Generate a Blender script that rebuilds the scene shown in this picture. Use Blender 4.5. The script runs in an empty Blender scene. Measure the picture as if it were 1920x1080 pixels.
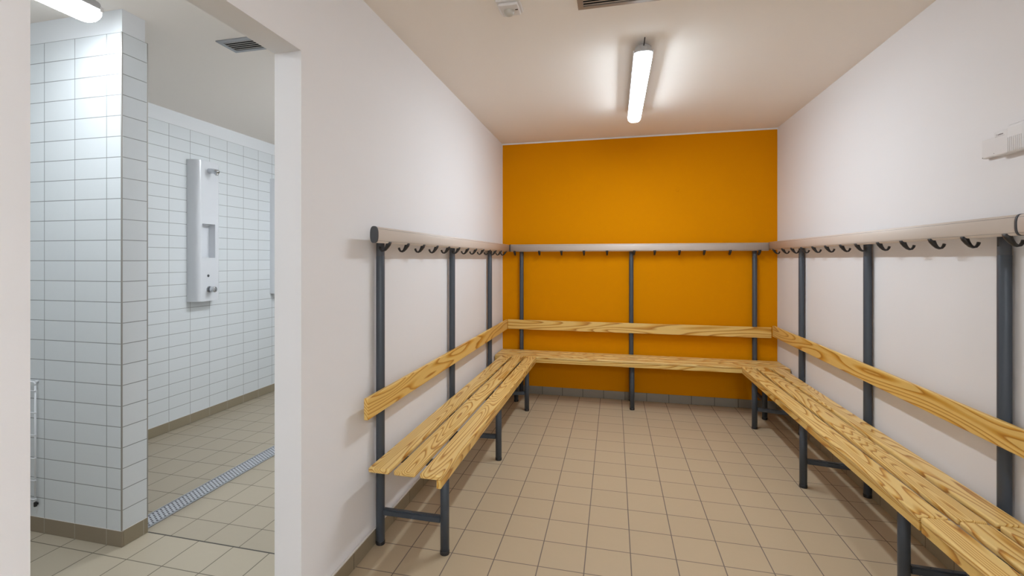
import bpy, bmesh, math, random
from mathutils import Vector, Matrix

C = bpy.context.scene.collection
S = bpy.context.scene
PI = math.pi

# ------------------------------------------------------------------ camera, world, exposure
CAM_H = 1.3587
cd = bpy.data.cameras.new('camera')
cam = bpy.data.objects.new('camera', cd)
C.objects.link(cam)
cam.location = (0, 0, CAM_H)
cam.rotation_euler = (PI / 2, 0, 0.2466)
cd.sensor_width = 36.0
cd.lens = 912.2 / 1920 * 36.0
cd.shift_x = (960 - 921.3) / 1920
cd.shift_y = -(540 - 486.0) / 1920
cd.clip_start = 0.02
S.camera = cam

w = bpy.data.worlds.new('world')
S.world = w
w.use_nodes = True
w.node_tree.nodes['Background'].inputs[0].default_value = (0.9, 0.95, 1.0, 1)
w.node_tree.nodes['Background'].inputs[1].default_value = 0.0

S.view_settings.view_transform = 'Standard'
S.view_settings.look = 'None'
S.view_settings.gamma = 1
S.view_settings.use_curve_mapping = False
S.view_settings.exposure = 0.93

CHANGING_LAMP = 40.0      # emission of the changing-room tubes
SHOWER_LAMP = 20.0         # emission of the shower-room tubes

# ------------------------------------------------------------------ room dimensions (metres)
XL, XR, YB, ZC = -1.112, 1.430, 4.877, 2.543
YF = -3.2                   # wall behind the camera
XJ = -1.226                 # shower side of the left wall
DY0, DY1, DZ = 0.706, 1.561, 2.124   # doorway in the left wall
SX = -3.400                 # tiled shower wall
SYF, SYB = -0.6, 6.2
PX, PY0, PY1 = -2.248, 1.797, 1.930  # tiled partition

# ------------------------------------------------------------------ helpers
def lin(r, g, b):
    f = lambda c: (c / 255 / 12.92) if c / 255 <= 0.04045 else ((c / 255 + 0.055) / 1.055) ** 2.4
    return (f(r), f(g), f(b), 1)

def new_bm():
    return bmesh.new()

def box(bm, x0, x1, y0, y1, z0, z1, bev=0.0, seg=2, mi=0):
    r = bmesh.ops.create_cube(bm, size=1)
    vs = r['verts']
    for v in vs:
        v.co = Vector(((x0 + x1) / 2 + v.co.x * (x1 - x0), (y0 + y1) / 2 + v.co.y * (y1 - y0), (z0 + z1) / 2 + v.co.z * (z1 - z0)))
    fs = list({f for v in vs for f in v.link_faces})
    for f in fs:
        f.material_index = mi
    if bev > 0:
        es = list({e for v in vs for e in v.link_edges})
        bmesh.ops.bevel(bm, geom=es, offset=bev, segments=seg, affect='EDGES', profile=0.5)

def tube(bm, pts, r, n=14, cap=True, flat=1.0):
    """round tube through pts; r a number or a list"""
    pts = [Vector(p) for p in pts]
    rs = r if isinstance(r, (list, tuple)) else [r] * len(pts)
    rings = []
    up = None
    for i, p in enumerate(pts):
        if i == 0: t = pts[1] - pts[0]
        elif i == len(pts) - 1: t = pts[-1] - pts[-2]
        else: t = (pts[i + 1] - p).normalized() + (p - pts[i - 1]).normalized()
        t.normalize()
        if up is None:
            up = Vector((0, 0, 1)) if abs(t.z) < 0.9 else Vector((1, 0, 0))
        a = t.cross(up)
        if a.length < 1e-4:
            a = t.cross(Vector((0, 1, 0)))
        a.normalize()
        b = t.cross(a).normalized()
        up = -b if (-b).dot(up) > 0 else b
        rings.append([bm.verts.new(p + (a * math.cos(k * 2 * PI / n) + b * math.sin(k * 2 * PI / n) * flat) * rs[i]) for k in range(n)])
    for q in range(len(rings) - 1):
        for k in range(n):
            f = bm.faces.new((rings[q][k], rings[q][(k + 1) % n], rings[q + 1][(k + 1) % n], rings[q + 1][k]))
            f.smooth = True
    if cap:
        bm.faces.new(rings[0][::-1]); bm.faces.new(rings[-1])

def prism(bm, prof, x0, x1, axis='x', smooth=False):
    """extrude a closed (u,v) outline along an axis: x -> (x,u,v), y -> (u,y,v), z -> (u,v,z)"""
    def mk(t, u, v):
        return {'x': (t, u, v), 'y': (u, t, v), 'z': (u, v, t)}[axis]
    A = [bm.verts.new(mk(x0, u, v)) for u, v in prof]
    B = [bm.verts.new(mk(x1, u, v)) for u, v in prof]
    n = len(prof)
    for k in range(n):
        f = bm.faces.new((A[k], A[(k + 1) % n], B[(k + 1) % n], B[k]))
        f.smooth = smooth
    bm.faces.new(A[::-1]); bm.faces.new(B)

def lathe(bm, prof, c, axis='z', n=24):
    """revolve (r,h) profile round an axis through c"""
    c = Vector(c)
    rings = []
    for r, h in prof:
        ring = []
        for k in range(n):
            a = 2 * PI * k / n
            u, v = math.cos(a) * r, math.sin(a) * r
            o = {'z': (u, v, h), 'x': (h, u, v), 'y': (u, h, v)}[axis]
            ring.append(bm.verts.new(c + Vector(o)))
        rings.append(ring)
    for q in range(len(rings) - 1):
        for k in range(n):
            f = bm.faces.new((rings[q][k], rings[q][(k + 1) % n], rings[q + 1][(k + 1) % n], rings[q + 1][k]))
            f.smooth = True
    if prof[0][0] > 1e-5: bm.faces.new(rings[0][::-1])
    if prof[-1][0] > 1e-5: bm.faces.new(rings[-1])

def obj(name, bm, mats, parent=None, loc=None):
    bmesh.ops.recalc_face_normals(bm, faces=bm.faces[:])
    me = bpy.data.meshes.new(name)
    bm.to_mesh(me); bm.free()
    for m in (mats if isinstance(mats, (list, tuple)) else [mats]):
        me.materials.append(m)
    o = bpy.data.objects.new(name, me)
    C.objects.link(o)
    if parent: o.parent = parent
    if loc: o.location = loc
    return o

def struct(name, bm, mats, parent=None):
    o = obj(name, bm, mats, parent)
    if not parent: o['kind'] = 'structure'
    return o

def thing(name, label, cat, loc=(0, 0, 0), rotz=0, group=None):
    o = bpy.data.objects.new(name, None)
    C.objects.link(o)
    o.location = loc; o.rotation_euler = (0, 0, rotz)
    o.empty_display_size = 0.1
    o['label'] = label; o['category'] = cat
    if group: o['group'] = group
    return o

# ------------------------------------------------------------------ materials
def mat(name, col, rough=0.5, metal=0.0, spec=0.5):
    m = bpy.data.materials.new(name); m.use_nodes = True
    b = m.node_tree.nodes['Principled BSDF']
    b.inputs['Base Color'].default_value = col
    b.inputs['Roughness'].default_value = rough
    b.inputs['Metallic'].default_value = metal
    b.inputs['Specular IOR Level'].default_value = spec
    return m

class NT:
    def __init__(s, m):
        s.t = m.node_tree; s.b = s.t.nodes['Principled BSDF']
    def n(s, typ, **kw):
        x = s.t.nodes.new(typ)
        for k, v in kw.items(): setattr(x, k, v)
        return x
    def l(s, a, b): s.t.links.new(a, b)
    def math(s, op, a, b=None, c=None):
        x = s.n('ShaderNodeMath', operation=op)
        for i, v in enumerate((a, b, c)):
            if v is None: continue
            if isinstance(v, (int, float)): x.inputs[i].default_value = v
            else: s.l(v, x.inputs[i])
        return x.outputs[0]
    def pos(s):
        g = s.n('ShaderNodeNewGeometry'); q = s.n('ShaderNodeSeparateXYZ')
        s.l(g.outputs['Position'], q.inputs[0])
        return g.outputs['Position'], q.outputs
    def mix(s, f, a, b):
        x = s.n('ShaderNodeMix', data_type='RGBA')
        if isinstance(f, (int, float)): x.inputs['Factor'].default_value = f
        else: s.l(f, x.inputs['Factor'])
        for v, i in ((a, 6), (b, 7)):
            if isinstance(v, tuple): x.inputs[i].default_value = v
            else: s.l(v, x.inputs[i])
        return x.outputs[2]

def painted(name, col, rough=0.75, bump=0.05, scale=220):
    m = mat(name, col, rough, 0, 0.3); k = NT(m)
    p, _ = k.pos()
    no = k.n('ShaderNodeTexNoise'); no.inputs['Scale'].default_value = scale; no.inputs['Detail'].default_value = 3
    k.l(p, no.inputs['Vector'])
    bp = k.n('ShaderNodeBump'); bp.inputs['Strength'].default_value = bump; bp.inputs['Distance'].default_value = 0.002
    k.l(no.outputs['Fac'], bp.inputs['Height']); k.l(bp.outputs[0], k.b.inputs['Normal'])
    return m

def tiled(name, col, grout, axes, pitch, phase, gap, rough=0.35, var=0.05, spec=0.5, mottle=0.04, extra=None, bump=0.25):
    """square-laid tiles with grout joints, on two world axes (0,1,2)"""
    m = mat(name, col, rough, 0, spec); k = NT(m)
    p, xyz = k.pos()
    masks, cells = [], []
    for ax, pi_, ph in zip(axes, pitch, phase):
        u = k.math('DIVIDE', k.math('SUBTRACT', xyz[ax], ph), pi_)
        fr = k.math('FRACT', u)
        d = k.math('MULTIPLY', k.math('SUBTRACT', 0.5, k.math('ABSOLUTE', k.math('SUBTRACT', fr, 0.5))), pi_)  # metres to the nearest joint
        masks.append(d)
        cells.append(k.math('FLOOR', u))
    d = k.math('MINIMUM', masks[0], masks[1]) if len(masks) > 1 else masks[0]
    gm = k.math('SUBTRACT', 1.0, k.math('MINIMUM', k.math('MAXIMUM', k.math('DIVIDE', k.math('SUBTRACT', d, gap * 0.35), gap * 0.3), 0.0), 1.0))
    cv = k.n('ShaderNodeCombineXYZ')
    for i, c in enumerate(cells): k.l(c, cv.inputs[i])
    wn = k.n('ShaderNodeTexWhiteNoise'); k.l(cv.outputs[0], wn.inputs['Vector'])
    no = k.n('ShaderNodeTexNoise'); no.inputs['Scale'].default_value = 35; no.inputs['Detail'].default_value = 5
    k.l(p, no.inputs['Vector'])
    val = k.math('ADD', k.math('ADD', 1.0 - var / 2 - mottle / 2, k.math('MULTIPLY', wn.outputs['Value'], var)), k.math('MULTIPLY', no.outputs['Fac'], mottle))
    hs = k.n('ShaderNodeHueSaturation'); hs.inputs['Color'].default_value = col
    k.l(val, hs.inputs['Value'])
    c = k.mix(gm, hs.outputs[0], grout)
    if extra: c = extra(k, xyz, c)
    k.l(c, k.b.inputs['Base Color'])
    k.l(k.math('ADD', rough, k.math('MULTIPLY', gm, 0.4)), k.b.inputs['Roughness'])
    bp = k.n('ShaderNodeBump'); bp.inputs['Strength'].default_value = bump; bp.inputs['Distance'].default_value = 0.0015
    k.l(k.math('SUBTRACT', k.math('MULTIPLY', no.outputs['Fac'], 0.1), gm), bp.inputs['Height'])
    k.l(bp.outputs[0], k.b.inputs['Normal'])
    return m

M = {}
M['wall'] = painted('white_wall_paint', lin(236, 232, 231))
M['ceiling'] = painted('ceiling_paint', lin(246, 238, 230), 0.85)
M['orange'] = painted('orange_wall_paint', lin(220, 139, 0), 0.85)
M['orange'].node_tree.nodes['Principled BSDF'].inputs['Specular IOR Level'].default_value = 0.06
M['shower_white'] = painted('shower_room_paint', lin(232, 234, 236), 0.8)
FLOOR_COL = lin(192, 171, 141)
GROUT = lin(118, 104, 96)
M['floor'] = tiled('beige_floor_tiles', FLOOR_COL, GROUT, (0, 1), (.2, .2), (-.726, 2.1378), .0045, 0.42, 0.035, 0.35)

def floor_shower_mat():
    m = tiled('shower_floor_tiles', lin(184, 172, 151), lin(112, 104, 92), (0, 1), (.1985, .2), (-1.940, 1.932), .0045, 0.4, 0.05, 0.35)
    return m
M['floor_shower_a'] = floor_shower_mat()
M['floor_shower_b'] = tiled('shower_floor_tiles_inner', lin(176, 164, 144), lin(112, 104, 92), (0, 1), (.1985, .196), (-1.915, 2.093), .004, 0.4, 0.06, 0.35)

def capped(z):  # pale top edge: white grout, plus the light it catches, painted in
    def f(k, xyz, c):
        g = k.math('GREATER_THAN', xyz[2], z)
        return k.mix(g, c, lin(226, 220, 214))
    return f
SK_COL = lin(150, 136, 112)
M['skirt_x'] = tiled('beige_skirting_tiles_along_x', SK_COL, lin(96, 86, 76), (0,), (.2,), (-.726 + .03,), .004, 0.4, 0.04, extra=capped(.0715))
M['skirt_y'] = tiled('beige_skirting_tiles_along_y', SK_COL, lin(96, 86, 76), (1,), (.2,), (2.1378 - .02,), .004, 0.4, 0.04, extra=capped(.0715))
M['skirt_back'] = tiled('grey_beige_skirting_tiles', lin(146, 138, 124), lin(88, 80, 72), (0,), (.2,), (-.726 + .03,), .005, 0.4, 0.04)
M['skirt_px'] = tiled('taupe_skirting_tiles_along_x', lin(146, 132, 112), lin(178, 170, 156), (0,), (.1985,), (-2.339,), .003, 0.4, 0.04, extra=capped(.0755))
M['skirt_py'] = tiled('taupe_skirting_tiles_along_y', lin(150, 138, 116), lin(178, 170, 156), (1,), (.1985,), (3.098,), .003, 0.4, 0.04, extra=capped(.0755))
WT, WG = lin(222, 226, 228), lin(150, 152, 152)
M['wtile_x'] = tiled('white_wall_tiles_along_x', WT, WG, (0, 2), (.1985, .0981), (-2.339, .0755), .0035, 0.32, 0.02, 0.3, 0.02, bump=0.35)
M['wtile_y'] = tiled('white_wall_tiles_along_y', WT, WG, (1, 2), (.1985, .0981), (3.098, .0755), .0035, 0.32, 0.02, 0.3, 0.02, bump=0.35)
M['wtile_end'] = tiled('white_wall_tiles_narrow_end', WT, WG, (1, 2), (.26, .0981), (PY0 - .06, .0755), .0035, 0.30, 0.02, 0.35, 0.02, bump=0.35)
M['steel_paint'] = mat('anthracite_powder_coat', lin(66, 72, 80), 0.42)
M['black_plastic'] = mat('black_plastic', lin(38, 37, 38), 0.4)
M['dark_cap'] = mat('dark_grey_plastic', lin(72, 74, 78), 0.5)
M['alu'] = mat('anodised_aluminium', lin(216, 202, 190), 0.55, 0.12)
M['groove'] = mat('groove_shadow_line', lin(130, 120, 115), 0.6)
M['plastic'] = mat('white_plastic', lin(228, 224, 222), 0.4)
M['panel'] = mat('white_shower_panel', lin(222, 224, 228), 0.16)
M['chrome'] = mat('chrome', lin(200, 202, 206), 0.12, 1.0)
M['steel'] = mat('brushed_steel', lin(206, 208, 214), 0.38, 0.5)
M['trim_steel'] = mat('tile_edge_trim', lin(168, 164, 158), 0.4, 0.6)
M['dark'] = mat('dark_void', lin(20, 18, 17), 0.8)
M['vent_frame'] = mat('vent_grey_frame', lin(158, 150, 142), 0.45, 0.3)
M['vent_frame_s'] = mat('vent_grey_frame_shower', lin(165, 166, 170), 0.45, 0.2)
M['vent_slat'] = mat('vent_slat', lin(196, 190, 184), 0.4, 0.3)
M['wire'] = mat('white_coated_wire', lin(232, 234, 238), 0.35)
M['housing'] = mat('lamp_housing', lin(190, 188, 188), 0.5)
M['cable'] = mat('dark_cable', lin(50, 42, 38), 0.6)
M['print'] = mat('grey_print', lin(130, 122, 122), 0.6)
M['lens'] = mat('sensor_lens', lin(198, 192, 182), 0.3)
M['red'] = mat('sensor_slot', lin(60, 30, 20), 0.5)
M['drain_dark'] = mat('drain_slot', lin(14, 14, 20), 0.6)

def emit(name, col, st):
    m = bpy.data.materials.new(name); m.use_nodes = True
    b = m.node_tree.nodes['Principled BSDF']
    b.inputs['Base Color'].default_value = (.8, .8, .8, 1)
    b.inputs['Roughness'].default_value = 0.4
    b.inputs['Emission Color'].default_value = col
    b.inputs['Emission Strength'].default_value = st
    return m
# the underside of each diffuser sends most of the light down; the flanks glow weaker
CW, SW = (0.78, 0.895, 1.0, 1), (0.86, 0.94, 1.0, 1)
M['glow'] = [emit('lamp_diffuser_white', CW, CHANGING_LAMP), emit('lamp_diffuser_white_flank', CW, CHANGING_LAMP * 0.05)]
M['glow_cool'] = [emit('lamp_diffuser_cool', SW, SHOWER_LAMP), emit('lamp_diffuser_cool_flank', SW, SHOWER_LAMP * 0.2)]
REAR_FILL = 98.0  # unseen fill behind the camera, boosted to even out the walls
M['glow_inner'] = [emit('unseen_lamp_inner', SW, SHOWER_LAMP * 1.85), emit('unseen_lamp_inner_flank', SW, SHOWER_LAMP * 0.6)]
M['fill_rear'] = [emit('fill_diffuser_rear', CW, REAR_FILL), emit('fill_diffuser_rear_flank', CW, REAR_FILL * 0.2)]

def pine(name, light, mid, dark, across=8.0, bands=9.0, seed=0.0, flat=0.5):
    """lacquered pine: contour bands of a stretched noise give the cathedral grain"""
    m = mat(name, light, 0.34, 0, 0.45); k = NT(m)
    tc = k.n('ShaderNodeTexCoord')
    oi = k.n('ShaderNodeObjectInfo')
    mp = k.n('ShaderNodeMapping'); mp.inputs['Scale'].default_value = (0.85, across, across)
    k.l(tc.outputs['Object'], mp.inputs['Vector'])
    ad = k.n('ShaderNodeVectorMath', operation='ADD'); k.l(mp.outputs[0], ad.inputs[0])
    mu = k.n('ShaderNodeVectorMath', operation='SCALE'); mu.inputs[0].default_value = (37.1, 19.7, 11.3)
    k.l(k.math('ADD', oi.outputs['Random'], seed), mu.inputs['Scale']); k.l(mu.outputs[0], ad.inputs[1])
    n1 = k.n('ShaderNodeTexNoise'); n1.inputs['Scale'].default_value = 1.0; n1.inputs['Detail'].default_value = 1.2
    n1.inputs['Roughness'].default_value = 0.35; n1.inputs['Distortion'].default_value = 0.25
    k.l(ad.outputs[0], n1.inputs['Vector'])
    # fine waviness
    mp2 = k.n('ShaderNodeMapping'); mp2.inputs['Scale'].default_value = (14, 60, 60)
    k.l(tc.outputs['Object'], mp2.inputs['Vector'])
    n2 = k.n('ShaderNodeTexNoise'); n2.inputs['Scale'].default_value = 1.0; n2.inputs['Detail'].default_value = 3
    k.l(mp2.outputs[0], n2.inputs['Vector'])
    v = k.math('ADD', k.math('MULTIPLY', n1.outputs['Fac'], bands * 2.0), k.math('MULTIPLY', n2.outputs['Fac'], 0.10))
    fr = k.math('FRACT', v)
    cr = k.n('ShaderNodeValToRGB')
    e = cr.color_ramp.elements
    e[0].position = 0.0; e[0].color = light
    e[1].position = 1.0; e[1].color = light
    a = cr.color_ramp.elements.new(0.48); a.color = light
    a = cr.color_ramp.elements.new(0.74); a.color = mid
    a = cr.color_ramp.elements.new(0.90); a.color = dark
    k.l(fr, cr.inputs[0])
    # pores
    mp3 = k.n('ShaderNodeMapping'); mp3.inputs['Scale'].default_value = (9, 420, 420)
    k.l(tc.outputs['Object'], mp3.inputs['Vector'])
    n3 = k.n('ShaderNodeTexNoise'); n3.inputs['Scale'].default_value = 1.0; n3.inputs['Detail'].default_value = 2
    k.l(mp3.outputs[0], n3.inputs['Vector'])
    hs = k.n('ShaderNodeHueSaturation')
    k.l(cr.outputs[0], hs.inputs['Color'])
    k.l(k.math('ADD', 0.90, k.math('MULTIPLY', n3.outputs['Fac'], 0.2)), hs.inputs['Value'])
    k.l(hs.outputs[0], k.b.inputs['Base Color'])
    return m
M['pine'] = pine('lacquered_pine', lin(236, 200, 128), lin(212, 160, 76), lin(172, 110, 36), across=9, bands=11)
M['pine_rail'] = pine('lacquered_pine_backrest', lin(232, 192, 112), lin(212, 158, 66), lin(178, 116, 34), across=8, bands=7)

# ------------------------------------------------------------------ the setting
T = 0.12
bm = new_bm(); box(bm, XJ, XR + T, YF - T, YB + T, -0.1, 0)
struct('floor', bm, M['floor'])
bm = new_bm(); box(bm, SX - T, XJ, SYF - T, 1.932, -0.1, 0)
struct('floor_shower', bm, M['floor_shower_a'])
bm = new_bm(); box(bm, SX - T, XJ, 1.932, SYB + T, -0.1, -0.001)
struct('floor_shower_inner', bm, M['floor_shower_b'])
bm = new_bm(); box(bm, SX - T, XR + T, YF - T, SYB + T, ZC, ZC + 0.1)
struct('ceiling', bm, M['ceiling'])

bm = new_bm()
box(bm, XJ, XL, YF, DY0, 0, ZC); box(bm, XJ, XL, DY1, SYB, 0, ZC); box(bm, XJ, XL, DY0, DY1, DZ, ZC)
bmesh.ops.remove_doubles(bm, verts=bm.verts[:], dist=1e-5)
struct('wall_left', bm, M['wall'])
bm = new_bm(); box(bm, XR, XR + T, YF, YB + T, 0, ZC)
struct('wall_right', bm, M['wall'])
bm = new_bm(); box(bm, XL, XR, YF - T, YF, 0, ZC)
struct('wall_front', bm, M['wall'])
# back wall: plaster with the orange field stopping just short of the edges
bm = new_bm()
box(bm, XL, XR, YB, YB + T, 0, ZC)
box(bm, XL + 0.004, XR - 0.002, YB - 0.0012, YB + 0.01, 0.07, ZC - 0.014, mi=1)
for (px_, pz_) in ((-0.598, 2.005), (0.581, 2.013)):       # two filled screw holes
    n0 = len(bm.faces)
    lathe(bm, [(0.017, -0.0012), (0.016, -0.0022), (0.010, -0.0026), (0.008, -0.0016), (0.0, -0.0014)], (px_, YB, pz_), 'y', 20)
    bm.faces.ensure_lookup_table()
    for f in bm.faces[n0:]: f.material_index = 1
struct('wall_back', bm, [M['wall'], M['orange']])

# shower room shell
bm = new_bm(); box(bm, SX - T, SX - 0.008, SYF, SYB, 0, ZC)
struct('wall_shower', bm, M['shower_white'])
bm = new_bm(); box(bm, SX - 0.02, SX, SYF, SYB, 0.07, 2.43)
struct('wall_shower_tiling', bm, M['wtile_y'])
bm = new_bm(); box(bm, SX - T, XJ, SYB, SYB + T, 0, ZC)
struct('wall_shower_far', bm, M['shower_white'])
bm = new_bm(); box(bm, SX - T, XJ, SYF - T, SYF, 0, ZC)
struct('wall_shower_near', bm, M['shower_white'])
# tiled partition: plaster core, tile skins on the two faces we see
bm = new_bm(); box(bm, SX, PX - 0.008, PY0 + 0.008, PY1 - 0.008, 0, ZC)
struct('wall_partition', bm, M['shower_white'])
bm = new_bm(); box(bm, SX, PX - 0.0045, PY0, PY0 + 0.009, 0.07, 2.43); box(bm, SX, PX - 0.0045, PY1 - 0.009, PY1, 0.07, 2.43)
struct('wall_partition_tiling', bm, M['wtile_x'])
bm = new_bm(); box(bm, PX - 0.009, PX, PY0 + 0.0045, PY1 - 0.0045, 0.07, 2.43)
struct('wall_partition_end', bm, M['wtile_end'])
# steel edge trims of the partition
for i, yy in enumerate((PY0, PY1)):
    bm = new_bm()
    a, b = (yy - 0.001, yy + 0.0055) if i == 0 else (yy - 0.0055, yy + 0.001)
    box(bm, PX - 0.0055, PX + 0.001, a, b, 0.0755, 2.432, 0.002, 2)
    struct('trim_%d' % (i + 1), bm, M['trim_steel'])

# skirting tiles
def skirt(name, x0, x1, y0, y1, m, h=0.078):
    bm = new_bm(); box(bm, x0, x1, y0, y1, 0, h, 0.0015, 1)
    return struct(name, bm, m)
sk = 0.009
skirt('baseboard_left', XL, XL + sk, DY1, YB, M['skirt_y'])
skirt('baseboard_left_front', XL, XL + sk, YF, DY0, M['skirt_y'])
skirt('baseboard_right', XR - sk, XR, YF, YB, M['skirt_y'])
skirt('baseboard_back', XL + sk, XR - sk, YB - sk, YB, M['skirt_back'])
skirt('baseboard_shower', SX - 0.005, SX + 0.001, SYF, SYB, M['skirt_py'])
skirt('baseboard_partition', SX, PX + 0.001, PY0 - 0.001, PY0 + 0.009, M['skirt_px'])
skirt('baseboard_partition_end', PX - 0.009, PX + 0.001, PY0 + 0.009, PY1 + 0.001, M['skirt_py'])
# dark movement joint in the shower floor, in line with the partition
bm = new_bm(); box(bm, PX, XJ, 1.9285, 1.9355, -0.02, 0.0006)
struct('trim_3', bm, mat('movement_joint', lin(82, 78, 72), 0.7))

# ------------------------------------------------------------------ bench with coat rack
def rail_profile(cy, cz):
    a, b, n = 0.0175, 0.0365, 2.6
    pts = []
    for i in range(64):
        t = 2 * PI * i / 64
        c, s = math.cos(t), math.sin(t)
        pts.append((cy + a * math.copysign(abs(c) ** (2 / n), c), cz + b * math.copysign(abs(s) ** (2 / n), s)))
    return pts

def make_bench(label, yc_loc, rot, flip, side0, side1, board, posts, legs, hooks, back, rail, F, width, pitch, LEG, bz, caps, RY, RZ, group='pine changing-room benches with coat racks'):
    """local frame: x along the wall, y out from the wall, z up. Positions along the wall arrive as world
    coordinates; fx turns them into local x."""
    t = thing('cloakroom_bench', label, 'bench', yc_loc, rot, group)
    fx = lambda a: flip * (a - (yc_loc[0] if side0 == 'x' else yc_loc[1]))
    rng = lambda a, b: (min(fx(a), fx(b)), max(fx(a), fx(b)))
    PC = side1   # distance of post centre from the wall
    # posts with plug at the top
    for a in posts:
        bm = new_bm(); x = fx(a)
        lathe(bm, [(0.0196, 0.0), (0.0205, 0.002), (0.0205, 1.372), (0.0195, 1.374)], (x, PC, 0), 'z', 28)
        p = obj('post', bm, M['steel_paint'], t)
        bm = new_bm()
        prof = [(0.0188, 1.366), (0.0198, 1.374), (0.0198, RZ + .016)]
        lathe(bm, prof, (x, PC, 0), 'z', 24)
        # block behind the rail that holds it in front of the post
        box(bm, x - .014, x + .014, PC, RY - .014, RZ - .020, RZ + .014, .002, 1)
        lathe(bm, [(0.0035, 0.0), (0.0035, 0.0012), (0.0, 0.0012)], (x, PC + 0.0192, 1.41), 'y', 10)
        pl = obj('plug', bm, M['dark_cap'], p)
        bm = new_bm(); lathe(bm, [(0.0212, 0.0), (0.0216, 0.002), (0.0216, 0.016), (0.0206, 0.018)], (x, PC, 0), 'z', 28)
        obj('foot', bm, M['black_plastic'], p)
    for a in legs:
        bm = new_bm(); x = fx(a)
        lathe(bm, [(0.0205, 0.0), (0.0205, 0.427), (0.018, 0.4275)], (x, LEG, 0), 'z', 28)
        l_ = obj('leg', bm, M['steel_paint'], t)
        bm = new_bm(); lathe(bm, [(0.0212, 0.0), (0.0218, 0.002), (0.0218, 0.016), (0.0206, 0.018)], (x, LEG, 0), 'z', 28)
        obj('foot', bm, M['black_plastic'], l_)
    for a, b in zip(posts, legs):
        for nm, z0, z1, hw in (('crossbar', 0.142, 0.172, 0.014), ('seat_support', 0.400, 0.4275, 0.014)):
            bm = new_bm()
            xa, xb = fx(a), fx(b)
            y0, y1 = PC + 0.016, (LEG - 0.016 if nm == 'crossbar' else LEG)
            vs = [bm.verts.new(p) for p in ((xa - hw, y0, z0), (xa + hw, y0, z0), (xa + hw, y0, z1), (xa - hw, y0, z1),
                                            (xb - hw, y1, z0), (xb + hw, y1, z0), (xb + hw, y1, z1), (xb - hw, y1, z1))]
            for q in ((0, 1, 2, 3), (7, 6, 5, 4), (0, 4, 5, 1), (1, 5, 6, 2), (2, 6, 7, 3), (3, 7, 4, 0)):
                bm.faces.new([vs[i] for i in q])
            bmesh.ops.bevel(bm, geom=bm.edges[:], offset=0.005, segments=2, affect='EDGES')
            if nm == 'crossbar':
                for fr_ in (0.25, 0.5, 0.75):
                    lathe(bm, [(0.0035, 0), (0.003, 0.002), (0, 0.0022)], (xa + (xb - xa) * fr_, y0 + (y1 - y0) * fr_, z1 - 0.0005), 'z', 8)
            obj(nm, bm, M['steel_paint'], t)
    # three seat boards
    x0, x1 = rng(*board)
    for i in range(3):
        y1 = F - i * pitch; y0 = y1 - width
        bm = new_bm(); box(bm, x0, x1, y0, y1, 0.428, 0.450, 0.0065, 3)
        obj('seat_board', bm, M['pine'], t)
    # apron under the front board
    bm = new_bm(); box(bm, x0 + 0.001, x1 - 0.001, F - 0.023, F - 0.003, 0.394, 0.4285, 0.002, 2)
    obj('apron', bm, M['pine_rail'], t)
    # backrest
    x0, x1 = rng(*back)
    bm = new_bm(); box(bm, x0, x1, PC + 0.0205, PC + 0.0405, bz[0], bz[1], 0.004, 3)
    obj('backrest', bm, M['pine_rail'], t)
    # hat rail
    x0, x1 = rng(*rail)
    bm = new_bm(); prism(bm, rail_profile(RY, RZ), x0, x1, 'x', True)
    r_ = obj('coat_rail', bm, M['alu'], t)
    bm = new_bm()      # two fine grooves on the front of the extrusion
    box(bm, x0 + 0.001, x1 - 0.001, RY + 0.0115, RY + 0.0142, RZ + 0.0262, RZ + 0.0275)
    box(bm, x0 + 0.001, x1 - 0.001, RY + 0.0120, RY + 0.0142, RZ - 0.0272, RZ - 0.0262)
    obj('groove', bm, M['groove'], r_)
    for a in caps:
        x = fx(a)
        bm = new_bm()
        cy, cz = RY, RZ
        prof = [(cy + (u - cy) * 1.06, cz + (v - cz) * 1.03) for u, v in rail_profile(RY, RZ)]
        prism(bm, prof, x - 0.005, x + 0.005, 'x', True)
        obj('end_cap', bm, M['dark_cap'], r_)
    # hooks that curl back towards the wall
    for a in hooks:
        x = fx(a)
        bm = new_bm()
        pts = [(0.008, -.027, .0120), (0.004, -.040, .0118), (-0.004, -.054, .0100), (-0.013, -.0655, .0085), (-0.022, -.0705, .0075),
               (-0.031, -.0690, .0070), (-0.0375, -.0605, .0070), (-0.0405, -.0510, .0068)]
        pts = [(RY + a_, RZ + b_, c_) for a_, b_, c_ in pts]
        th = [.0120, .0110, .0085, .0062, .0050, .0046, .0050, .0054]
        ring = []
        for i, (y, z, hw) in enumerate(pts):
            if i == 0: d = Vector((0, pts[1][0] - y, pts[1][1] - z))
            elif i == len(pts) - 1: d = Vector((0, y - pts[i - 1][0], z - pts[i - 1][1]))
            else: d = Vector((0, pts[i + 1][0] - pts[i - 1][0], pts[i + 1][1] - pts[i - 1][1]))
            d.normalize(); nrm = Vector((0, -d.z, d.y))
            rr = []
            for k in range(12):
                q = 2 * PI * k / 12
                cu, sv = math.cos(q), math.sin(q)
                cu = math.copysign(abs(cu) ** 0.7, cu); sv = math.copysign(abs(sv) ** 0.7, sv)
                rr.append(bm.verts.new(Vector((x + cu * hw, y, z)) + nrm * (sv * th[i])))
            ring.append(rr)
        for q in range(len(ring) - 1):
            for k in range(12):
                f = bm.faces.new((ring[q][k], ring[q][(k + 1) % 12], ring[q + 1][(k + 1) % 12], ring[q + 1][k])); f.smooth = True
        bm.faces.new(ring[0][::-1]); bm.faces.new(ring[-1])
        obj('hook', bm, M['black_plastic'], t)
    return t

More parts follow.
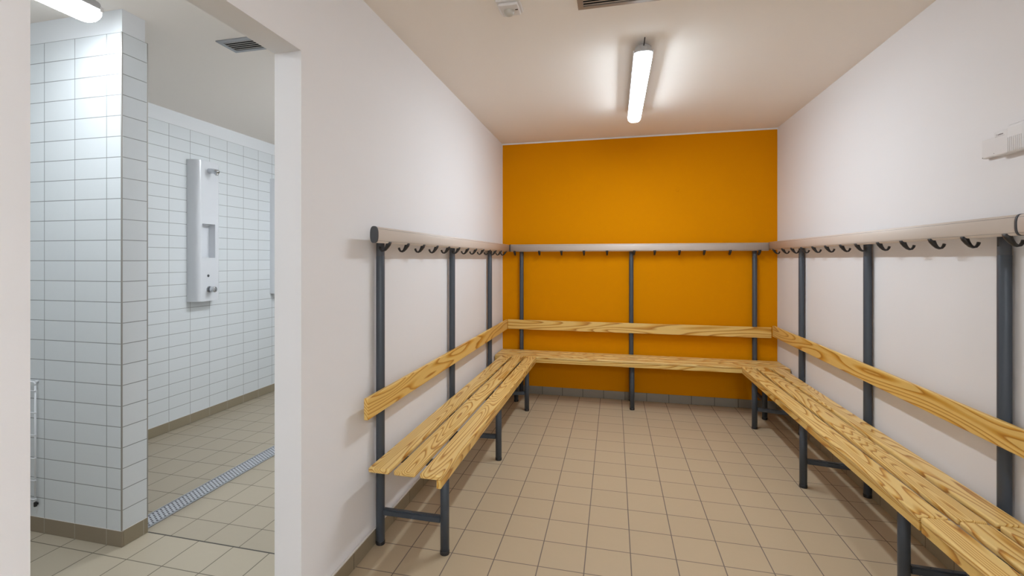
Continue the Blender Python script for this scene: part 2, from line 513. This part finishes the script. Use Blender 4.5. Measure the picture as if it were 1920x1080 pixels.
make_bench('lacquered pine slatted bench with aluminium coat rail along the left white wall beside the doorway',
           (XL, 3.2, 0), -PI / 2, -1, 'y', 0.030,
           (1.925, 4.500), [2.126, 3.19, 4.24], [2.126, 3.208, 4.31], [2.104 + .2125 * k for k in range(13)],
           (1.928, 4.808), (1.978, 4.800), 0.412, 0.099, 0.120, 0.355, (0.653, 0.749), [1.973], 0.078, 1.4685)
make_bench('short pine bench with coat rail across the orange end wall between the two side benches',
           (0.16, YB, 0), PI, -1, 'x', 0.030,
           (XL + 0.012, XR - 0.012), [-.905, .162, 1.235], [-.905, .160, 1.242], [-.966, -.717, -.499, -.281, -.063, .187, .372, .59, .804, 1.021, 1.262],
           (-1.040, 1.362), (-1.010, 1.3335), 0.375, 0.096, 0.113, 0.307, (0.655, 0.750), [-1.0108], 0.080, 1.4700)
make_bench('longest visible pine bench with coat rail on the right white wall, reaching the orange wall',
           (XR, 3.27, 0), PI / 2, 1, 'y', 0.024,
           (2.046, 4.500), [4.228, 3.220, 2.216], [4.300, 3.266, 2.228], [4.691, 4.46, 4.247, 4.038, 3.829, 3.617, 3.398, 3.205, 2.964, 2.749, 2.53, 2.324, 2.108],
           (2.041, 4.800), (2.060, 4.810), 0.382, 0.092, 0.114, 0.335, (0.672, 0.768), [2.054], 0.078, 1.4765)
make_bench('pine bench cut off at the bottom right, butted to the longer right-wall bench',
           (XR, 1.03, 0), PI / 2, 1, 'y', 0.024,
           (0.02, 2.034), [0.16, 1.84], [0.16, 1.84], [1.895 - .2125 * k for k in range(9)],
           (0.02, 2.0385), (0.03, 2.048), 0.382, 0.092, 0.114, 0.335, (0.672, 0.768), [0.026], 0.078, 1.4765)

# ------------------------------------------------------------------ linear ceiling lamps
def lamp(label, x, y0, y1, zb, glow, w=0.10, cable_end=-1, group=None):
    """moisture-proof batten along y; zb = underside of the diffuser"""
    t = thing('ceiling_light', label, 'light', (x, (y0 + y1) / 2, zb), 0, group)
    L = (y1 - y0) / 2; hw = w / 2
    def loft(rows, n=40, flank=False):
        """rows of (half width, half length, z): rounded-rectangle rings"""
        bm = new_bm(); rings = []
        for a, b, z in rows:
            r = min(a, b) * 0.75
            ring = []
            for cx_, cy_, a0 in ((a - r, b - r, 0), (-(a - r), b - r, PI / 2), (-(a - r), -(b - r), PI), (a - r, -(b - r), 1.5 * PI)):
                for q in range(n // 4):
                    th = a0 + (PI / 2) * q / (n // 4 - 1)
                    ring.append(bm.verts.new((cx_ + r * math.cos(th), cy_ + r * math.sin(th), z)))
            rings.append(ring)
        for i in range(len(rings) - 1):
            m = len(rings[i])
            for q in range(m):
                f = bm.faces.new((rings[i][q], rings[i][(q + 1) % m], rings[i + 1][(q + 1) % m], rings[i + 1][q])); f.smooth = True
                f.material_index = 1 if (flank and i >= 2) else 0
        bm.faces.new(rings[0][::-1]); bm.faces.new(rings[-1]).material_index = 1 if flank else 0
        return bm
    obj('diffuser', loft([(hw * .40, L - .034, 0), (hw * .68, L - .018, .004), (hw * .92, L - .008, .018), (hw * .98, L - .003, .028), (hw * .98, L - .002, .047)], 40, True), glow, t)
    h = obj('housing', loft([(hw, L, .046), (hw * 1.02, L + .002, .050), (hw * .96, L, .058), (hw * .84, L - .006, .080), (hw * .62, L - .014, .088)]), M['housing'], t)
    for s in (-1, 1):                                   # ceiling brackets
        bm = new_bm(); box(bm, -hw * .5, hw * .5, s * L * .62 - .012, s * L * .62 + .012, .080, ZC - zb, 0.001, 1)
        obj('bracket', bm, M['steel'], t)
    for sx in (-1, 1):                                  # clips holding the diffuser
        for fr in (-.96, -.5, 0, .5, .96):
            bm = new_bm(); box(bm, sx * hw * 1.0 - .003, sx * hw * 1.0 + .003, fr * L - .008, fr * L + .008, .036, .058, 0.0015, 1)
            obj('clip', bm, M['plastic'], t)
    s = cable_end
    bm = new_bm(); lathe(bm, [(.019, 0), (.019, .004), (.013, .006), (.013, .014), (.008, .016)] if s > 0 else [(.008, -.016), (.013, -.014), (.013, -.006), (.019, -.004), (.019, 0)], (0, s * (L - .003), .068), 'y', 18)
    obj('cable_gland', bm, M['housing'], t)
    bm = new_bm(); tube(bm, [(0, s * (L + .008), .068), (0.001, s * (L + .016), .072), (.003, s * (L + .020), .085), (.006, s * (L + .016), ZC - zb + .002)], .0032, 8)
    obj('cable', bm, M['cable'], t)
    return t
lamp('lit white batten lamp on the changing-room ceiling before the orange wall', 0.155, 2.735, 4.012, 2.433, M['glow'])
lamp('lit white batten lamp at top left, on the shower-room ceiling before the tiled partition', -2.252, 0.42, 1.690, 2.413, M['glow_cool'], 0.115, -1)
# unseen lamps, added to lift the light in both rooms
lamp('unseen fill lamp added on the changing-room ceiling behind the viewer', 0.80, -2.30, -1.02, 2.433, M['fill_rear'])
lamp('unseen batten lamp on the shower-room ceiling behind the doorway wall', -1.66, 3.10, 4.37, 2.413, M['glow_inner'])

# ------------------------------------------------------------------ ceiling sensor and vents
t = thing('motion_sensor', 'small square white motion sensor with round lens on the ceiling near the top edge', 'sensor', (-0.470, 2.215, ZC))
bm = new_bm(); box(bm, -.054, .054, -.062, .062, -.014, 0, 0.003, 2); obj('base', bm, M['plastic'], t)
bm = new_bm(); box(bm, -.046, .046, -.050, .056, -.028, -.013, 0.006, 2); obj('cover', bm, M['plastic'], t)
bm = new_bm(); lathe(bm, [(.0, -.052), (.008, -.051), (.018, -.046), (.024, -.038), (.026, -.028), (.026, -.024)], (-.004, .006, 0), 'z', 24)
obj('lens', bm, M['lens'], t)
bm = new_bm(); box(bm, .027, .040, -.006, .0, -.0295, -.027); obj('indicator', bm, M['red'], t)

def vent(label, x0, x1, y0, y1, fr, frm, n, slat):
    t = thing('ceiling_vent', label, 'vent', ((x0 + x1) / 2, (y0 + y1) / 2, ZC), 0, None)
    X, Y = (x1 - x0) / 2, (y1 - y0) / 2
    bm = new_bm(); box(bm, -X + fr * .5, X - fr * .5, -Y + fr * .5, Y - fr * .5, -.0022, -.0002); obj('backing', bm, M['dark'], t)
    bm = new_bm()
    o = [(-X, -Y), (X, -Y), (X, Y), (-X, Y)]; i_ = [(-X + fr, -Y + fr), (X - fr, -Y + fr), (X - fr, Y - fr), (-X + fr, Y - fr)]
    def lay(z, q): return [bm.verts.new((a, b, z)) for a, b in q]
    A, B, Cc, D = lay(0, o), lay(-.006, o), lay(-.0075, i_), lay(0, i_)
    for P, Q in ((A, B), (B, Cc), (Cc, D), (D, A)):
        for k in range(4): bm.faces.new((P[k], P[(k + 1) % 4], Q[(k + 1) % 4], Q[k]))
    obj('frame', bm, frm, t)
    H = 2 * (Y - fr)
    for k in range(n):
        yy = -Y + fr + H * (k + .5) / n
        bm = new_bm(); hw = H / n * .24
        vs = [bm.verts.new(p) for p in ((-X + fr, yy - hw, -.0065), (X - fr, yy - hw, -.0065), (X - fr, yy + hw, -.0045), (-X + fr, yy + hw, -.0045))]
        bm.faces.new(vs)
        e = bmesh.ops.extrude_face_region(bm, geom=bm.faces[:])
        for v in e['geom']:
            if isinstance(v, bmesh.types.BMVert): v.co.z += .0012
        obj('slat', bm, slat, t)
    return t
vent('brown-grey slatted air vent cut by the top edge of the photo, on the changing-room ceiling', -.163, .262, 2.150, 2.334, .026, M['vent_frame'], 6, M['vent_slat'])
vent('small grey slatted air vent on the shower-room ceiling above the doorway head', -2.094, -1.800, 2.192, 2.340, .024, M['vent_frame_s'], 5, M['vent_slat'])

# ------------------------------------------------------------------ boxes on the right wall
t = thing('junction_box', 'small blank white junction box on the right wall, left of the larger box', 'box', (XR, 2.3035, 1.791))
bm = new_bm(); box(bm, -.020, 0, -.036, .036, -.038, .036, 0.004, 2); obj('cover', bm, M['plastic'], t)
bm = new_bm()
for a, b in ((-.030, -.028), (.030, -.034)): lathe(bm, [(0, -.0208), (.0018, -.0206), (.0022, -.019)], (0, a, b), 'x', 10)
obj('screw', bm, M['print'], t)
t = thing('thermostat', 'larger white wall unit with raised ribbed cover at the right edge of the photo', 'thermostat', (XR, 2.178, 1.790))
bm = new_bm(); box(bm, -.030, 0, -.090, .0825, -.042, .050, 0.005, 3); obj('case', bm, M['plastic'], t)
bm = new_bm(); box(bm, -.046, -.026, -.088, .0, -.050, .056, 0.012, 4)
for k in range(8):
    yy = -.012 - k * .0085
    box(bm, -.0478, -.044, yy - .0018, yy + .0018, -.042, .010, .0008, 1)
obj('ribbed_cover', bm, M['plastic'], t)
bm = new_bm()          # the tiny unreadable grey print on the upper left of the case: a round mark and a word-like run
for k in range(10):
    a0, a1 = 2 * PI * (k + 1) / 12, 2 * PI * (k + 2) / 12
    v = [bm.verts.new((-.0304, .067 + math.cos(a) * r, .036 + math.sin(a) * r)) for a, r in ((a0, .0034), (a1, .0034), (a1, .0022), (a0, .0022))]
    bm.faces.new(v)
random.seed(4)
yy = .061
for k in range(9):
    wd = random.uniform(.0015, .0028); hh = random.choice((.0035, .0035, .005))
    box(bm, -.0305, -.0299, yy - wd, yy, .0335, .0335 + hh); yy -= wd + .001
box(bm, -.0303, -.0299, .028, .074, .0290, .0296)
obj('printed_mark', bm, M['print'], t)

# ------------------------------------------------------------------ shower panels
def shower_panel(label, y0, group='shower panels on the tiled wall'):
    t = thing('shower_panel', label, 'shower panel', (SX, y0, 1.008), 0, group)
    W, D, H = .262, .100, 1.172
    # plan outline (x out of the wall, y along it): bowed flanks and a flat front
    def outline():
        pts = [(0.001, 0.0)]
        for k in range(1, 9):
            a = PI / 2 * k / 8
            pts.append((D * math.sin(a) ** .9, .042 * (1 - math.cos(a))))
        q = [(x, W - y) for x, y in pts[::-1]]
        return pts + q
    prof = outline()
    n = len(prof)
    ny0, ny1, nz0, nz1, nd = .056, .190, .362, .646, .062
    bm = new_bm()
    zs = [0, nz0, nz1, H]
    rings = [[bm.verts.new((x, y, z)) for x, y in prof] for z in zs]
    fi = n // 2 - 1                      # index of the front face segment
    for i in range(3):
        for k in range(n):
            if k == fi and i == 1: continue
            f = bm.faces.new((rings[i][k], rings[i][(k + 1) % n], rings[i + 1][(k + 1) % n], rings[i + 1][k]))
            f.smooth = k != fi and k != n - 1
    # top is sloped forward slightly
    bm.faces.new(rings[0][::-1]); bm.faces.new(rings[3])
    # front with the soap niche
    A, B, Cc, Dd = rings[1][fi], rings[1][fi + 1], rings[2][fi + 1], rings[2][fi]
    a0, a1 = bm.verts.new((D, ny0, nz0)), bm.verts.new((D, ny1, nz0))
    b0, b1 = bm.verts.new((D, ny0, nz1)), bm.verts.new((D, ny1, nz1))
    bm.faces.new((A, a0, b0, Dd)); bm.faces.new((a1, B, Cc, b1))
    c0, c1 = bm.verts.new((D - nd, ny0 + .004, nz0 + .004)), bm.verts.new((D - nd, ny1 - .004, nz0 + .004))
    d0, d1 = bm.verts.new((D - nd, ny0 + .004, nz1 - .010)), bm.verts.new((D - nd, ny1 - .004, nz1 - .010))
    for q in ((a0, a1, c1, c0), (a1, b1, d1, c1), (b1, b0, d0, d1), (b0, a0, c0, d0), (c0, c1, d1, d0)): bm.faces.new(q)
    for k in (fi, fi + 1):
        for i in range(3):
            e = bm.edges.get((rings[i][k], rings[i + 1][k]))
            if e: e.smooth = False
    obj('body', bm, M['panel'], t)
    # shower head: an angled chrome spout with a short nozzle
    bm = new_bm()
    c = Vector((D, .125, 1.092))
    tube(bm, [c + Vector((-.01, 0, .002)), c + Vector((.004, 0, 0)), c + Vector((.055, 0, -.006)), c + Vector((.088, 0, -.014)), c + Vector((.094, 0, -.018))], [.021, .0225, .0215, .019, .012], 22)
    tube(bm, [c + Vector((.074, 0, -.018)), c + Vector((.078, 0, -.034)), c + Vector((.079, 0, -.040))], [.015, .015, .012], 18)
    obj('shower_head', bm, M['chrome'], t)
    bm = new_bm(); lathe(bm, [(0, .004), (.009, .0035), (.0115, 0)], (D, .118, .212), 'x', 18); obj('sensor_eye', bm, M['dark_cap'], t)
    bm = new_bm()
    lathe(bm, [(.027, -.003), (.027, .006), (.0235, .008), (.0235, .010)], (D, .125, .098), 'x', 28)
    lathe(bm, [(.0235, .006), (.0245, .058), (.022, .064), (.018, .066), (.013, .065), (.010, .067), (0, .067)], (D, .125, .098), 'x', 28)
    obj('push_button', bm, M['chrome'], t)
    return t
shower_panel('white shower panel with chrome head, soap niche and push button, fully visible on tiled wall', 3.262)
shower_panel('white shower panel of which only a sliver shows beside the doorway jamb', 4.258)

# ------------------------------------------------------------------ floor drain
t = thing('drain_channel', 'long perforated steel drain channel in the shower floor', 'drain', (-2.398, 1.94, 0))
DL, DW = 3.6, .118
bm = new_bm(); box(bm, 0, DW, 0, DL, -.004, .0012); obj('channel', bm, M['drain_dark'], t)
bm = new_bm(); box(bm, 0, .005, 0, DL, -.003, .0040); box(bm, DW - .005, DW, 0, DL, -.003, .0040); box(bm, 0, DW, 0, .004, -.003, .004); box(bm, 0, DW, DL - .004, DL, -.003, .004)
obj('rim', bm, M['steel'], t)
bm = new_bm()          # cover plate with rows of oval slots
px0, px1, py0, py1 = .010, DW - .010, .006, DL - .006
cols = 5; cw = (px1 - px0) / cols; chh = .023
sl_w, sl_l = .0125, .0085
ring_n = 12
for c_ in range(cols):
    off = (c_ % 2) * .5 * chh
    yy = py0 - (chh - off if off else 0)
    while yy < py1 - 1e-4:
        a, b = max(yy, py0), min(yy + chh, py1)
        xa, xb = px0 + c_ * cw, px0 + (c_ + 1) * cw
        if b - a < chh - 1e-4:
            vs = [bm.verts.new(p) for p in ((xa, a, .003), (xb, a, .003), (xb, b, .003), (xa, b, .003))]
            bm.faces.new(vs)
        else:
            cx_, cy_ = (xa + xb) / 2, (a + b) / 2
            outer = [(xa, a), (xb, a), (xb, b), (xa, b)]
            O = [bm.verts.new((x, y, .003)) for x, y in outer]
            I = []
            for k, (sx, sy) in enumerate(((-1, -1), (1, -1), (1, 1), (-1, 1))):
                I.append([bm.verts.new((cx_ + sx * sl_w / 2, cy_ + sy * sl_l * .2, .003)), bm.verts.new((cx_ + sx * sl_w * .36, cy_ + sy * sl_l / 2, .003))])
            # order: for each side
            bm.faces.new((O[0], O[1], I[1][1], I[0][1])); bm.faces.new((O[1], I[1][0], I[1][1])); bm.faces.new((O[1], O[2], I[2][0], I[1][0]))
            bm.faces.new((O[2], I[2][1], I[2][0])); bm.faces.new((O[2], O[3], I[3][1], I[2][1])); bm.faces.new((O[3], I[3][0], I[3][1]))
            bm.faces.new((O[3], O[0], I[0][0], I[3][0])); bm.faces.new((O[0], I[0][1], I[0][0]))
        yy += chh
obj('grate', bm, M['steel'], t)

# ------------------------------------------------------------------ white wire rack hanging on the partition
t = thing('wire_rack', 'white wire rack hanging on the tiled partition by the left doorway edge', 'rack', (-2.772, PY0, 0.16))
r = .0042
yo = -.016
bm = new_bm()
for x in (0, -.30):
    tube(bm, [(x, yo, .012), (x, yo, .575)], r, 10)
top = [(0, yo, .575), (-.003, yo, .586), (-.012, yo, .592), (-.288, yo, .592), (-.297, yo, .586), (-.30, yo, .575)]
bot = [(0, yo, .012), (-.004, yo, .003), (-.014, yo, -.002), (-.286, yo, -.002), (-.296, yo, .003), (-.30, yo, .012)]
tube(bm, top, r, 10); tube(bm, bot, r, 10)
for x in (-.06, -.12, -.18, -.24): tube(bm, [(x, yo, 0), (x, yo, .592)], .0026, 8)
obj('frame', bm, M['wire'], t)
for z in (.013, .105, .215, .330, .440, .548):
    bm = new_bm(); tube(bm, [(.008, yo - .001, z + .003), (-.002, yo - .006, z + .001), (-.308, yo - .006, z)], .0032, 8)
    tube(bm, [(.001, yo - .004, z), (.001, yo - .09, z), (-.30, yo - .09, z), (-.30, yo - .004, z)], .0028, 8) if z in (.013,) and False else None
    obj('rung', bm, M['wire'], t)
for x in (-.006, -.294):
    bm = new_bm(); lathe(bm, [(.0062, -.026), (.0068, -.024), (.0068, -.006), (.005, -.003)], (x, yo + .004, 0), 'z', 14); box(bm, x - .004, x + .004, yo + .004, -.0005, -.020, -.010); obj('wall_spacer', bm, M['black_plastic'], t)
    bm = new_bm(); lathe(bm, [(.006, yo + .001), (.006, -.0005)], (x, 0, .592), 'y', 12); obj('wall_mount', bm, M['wire'], t)
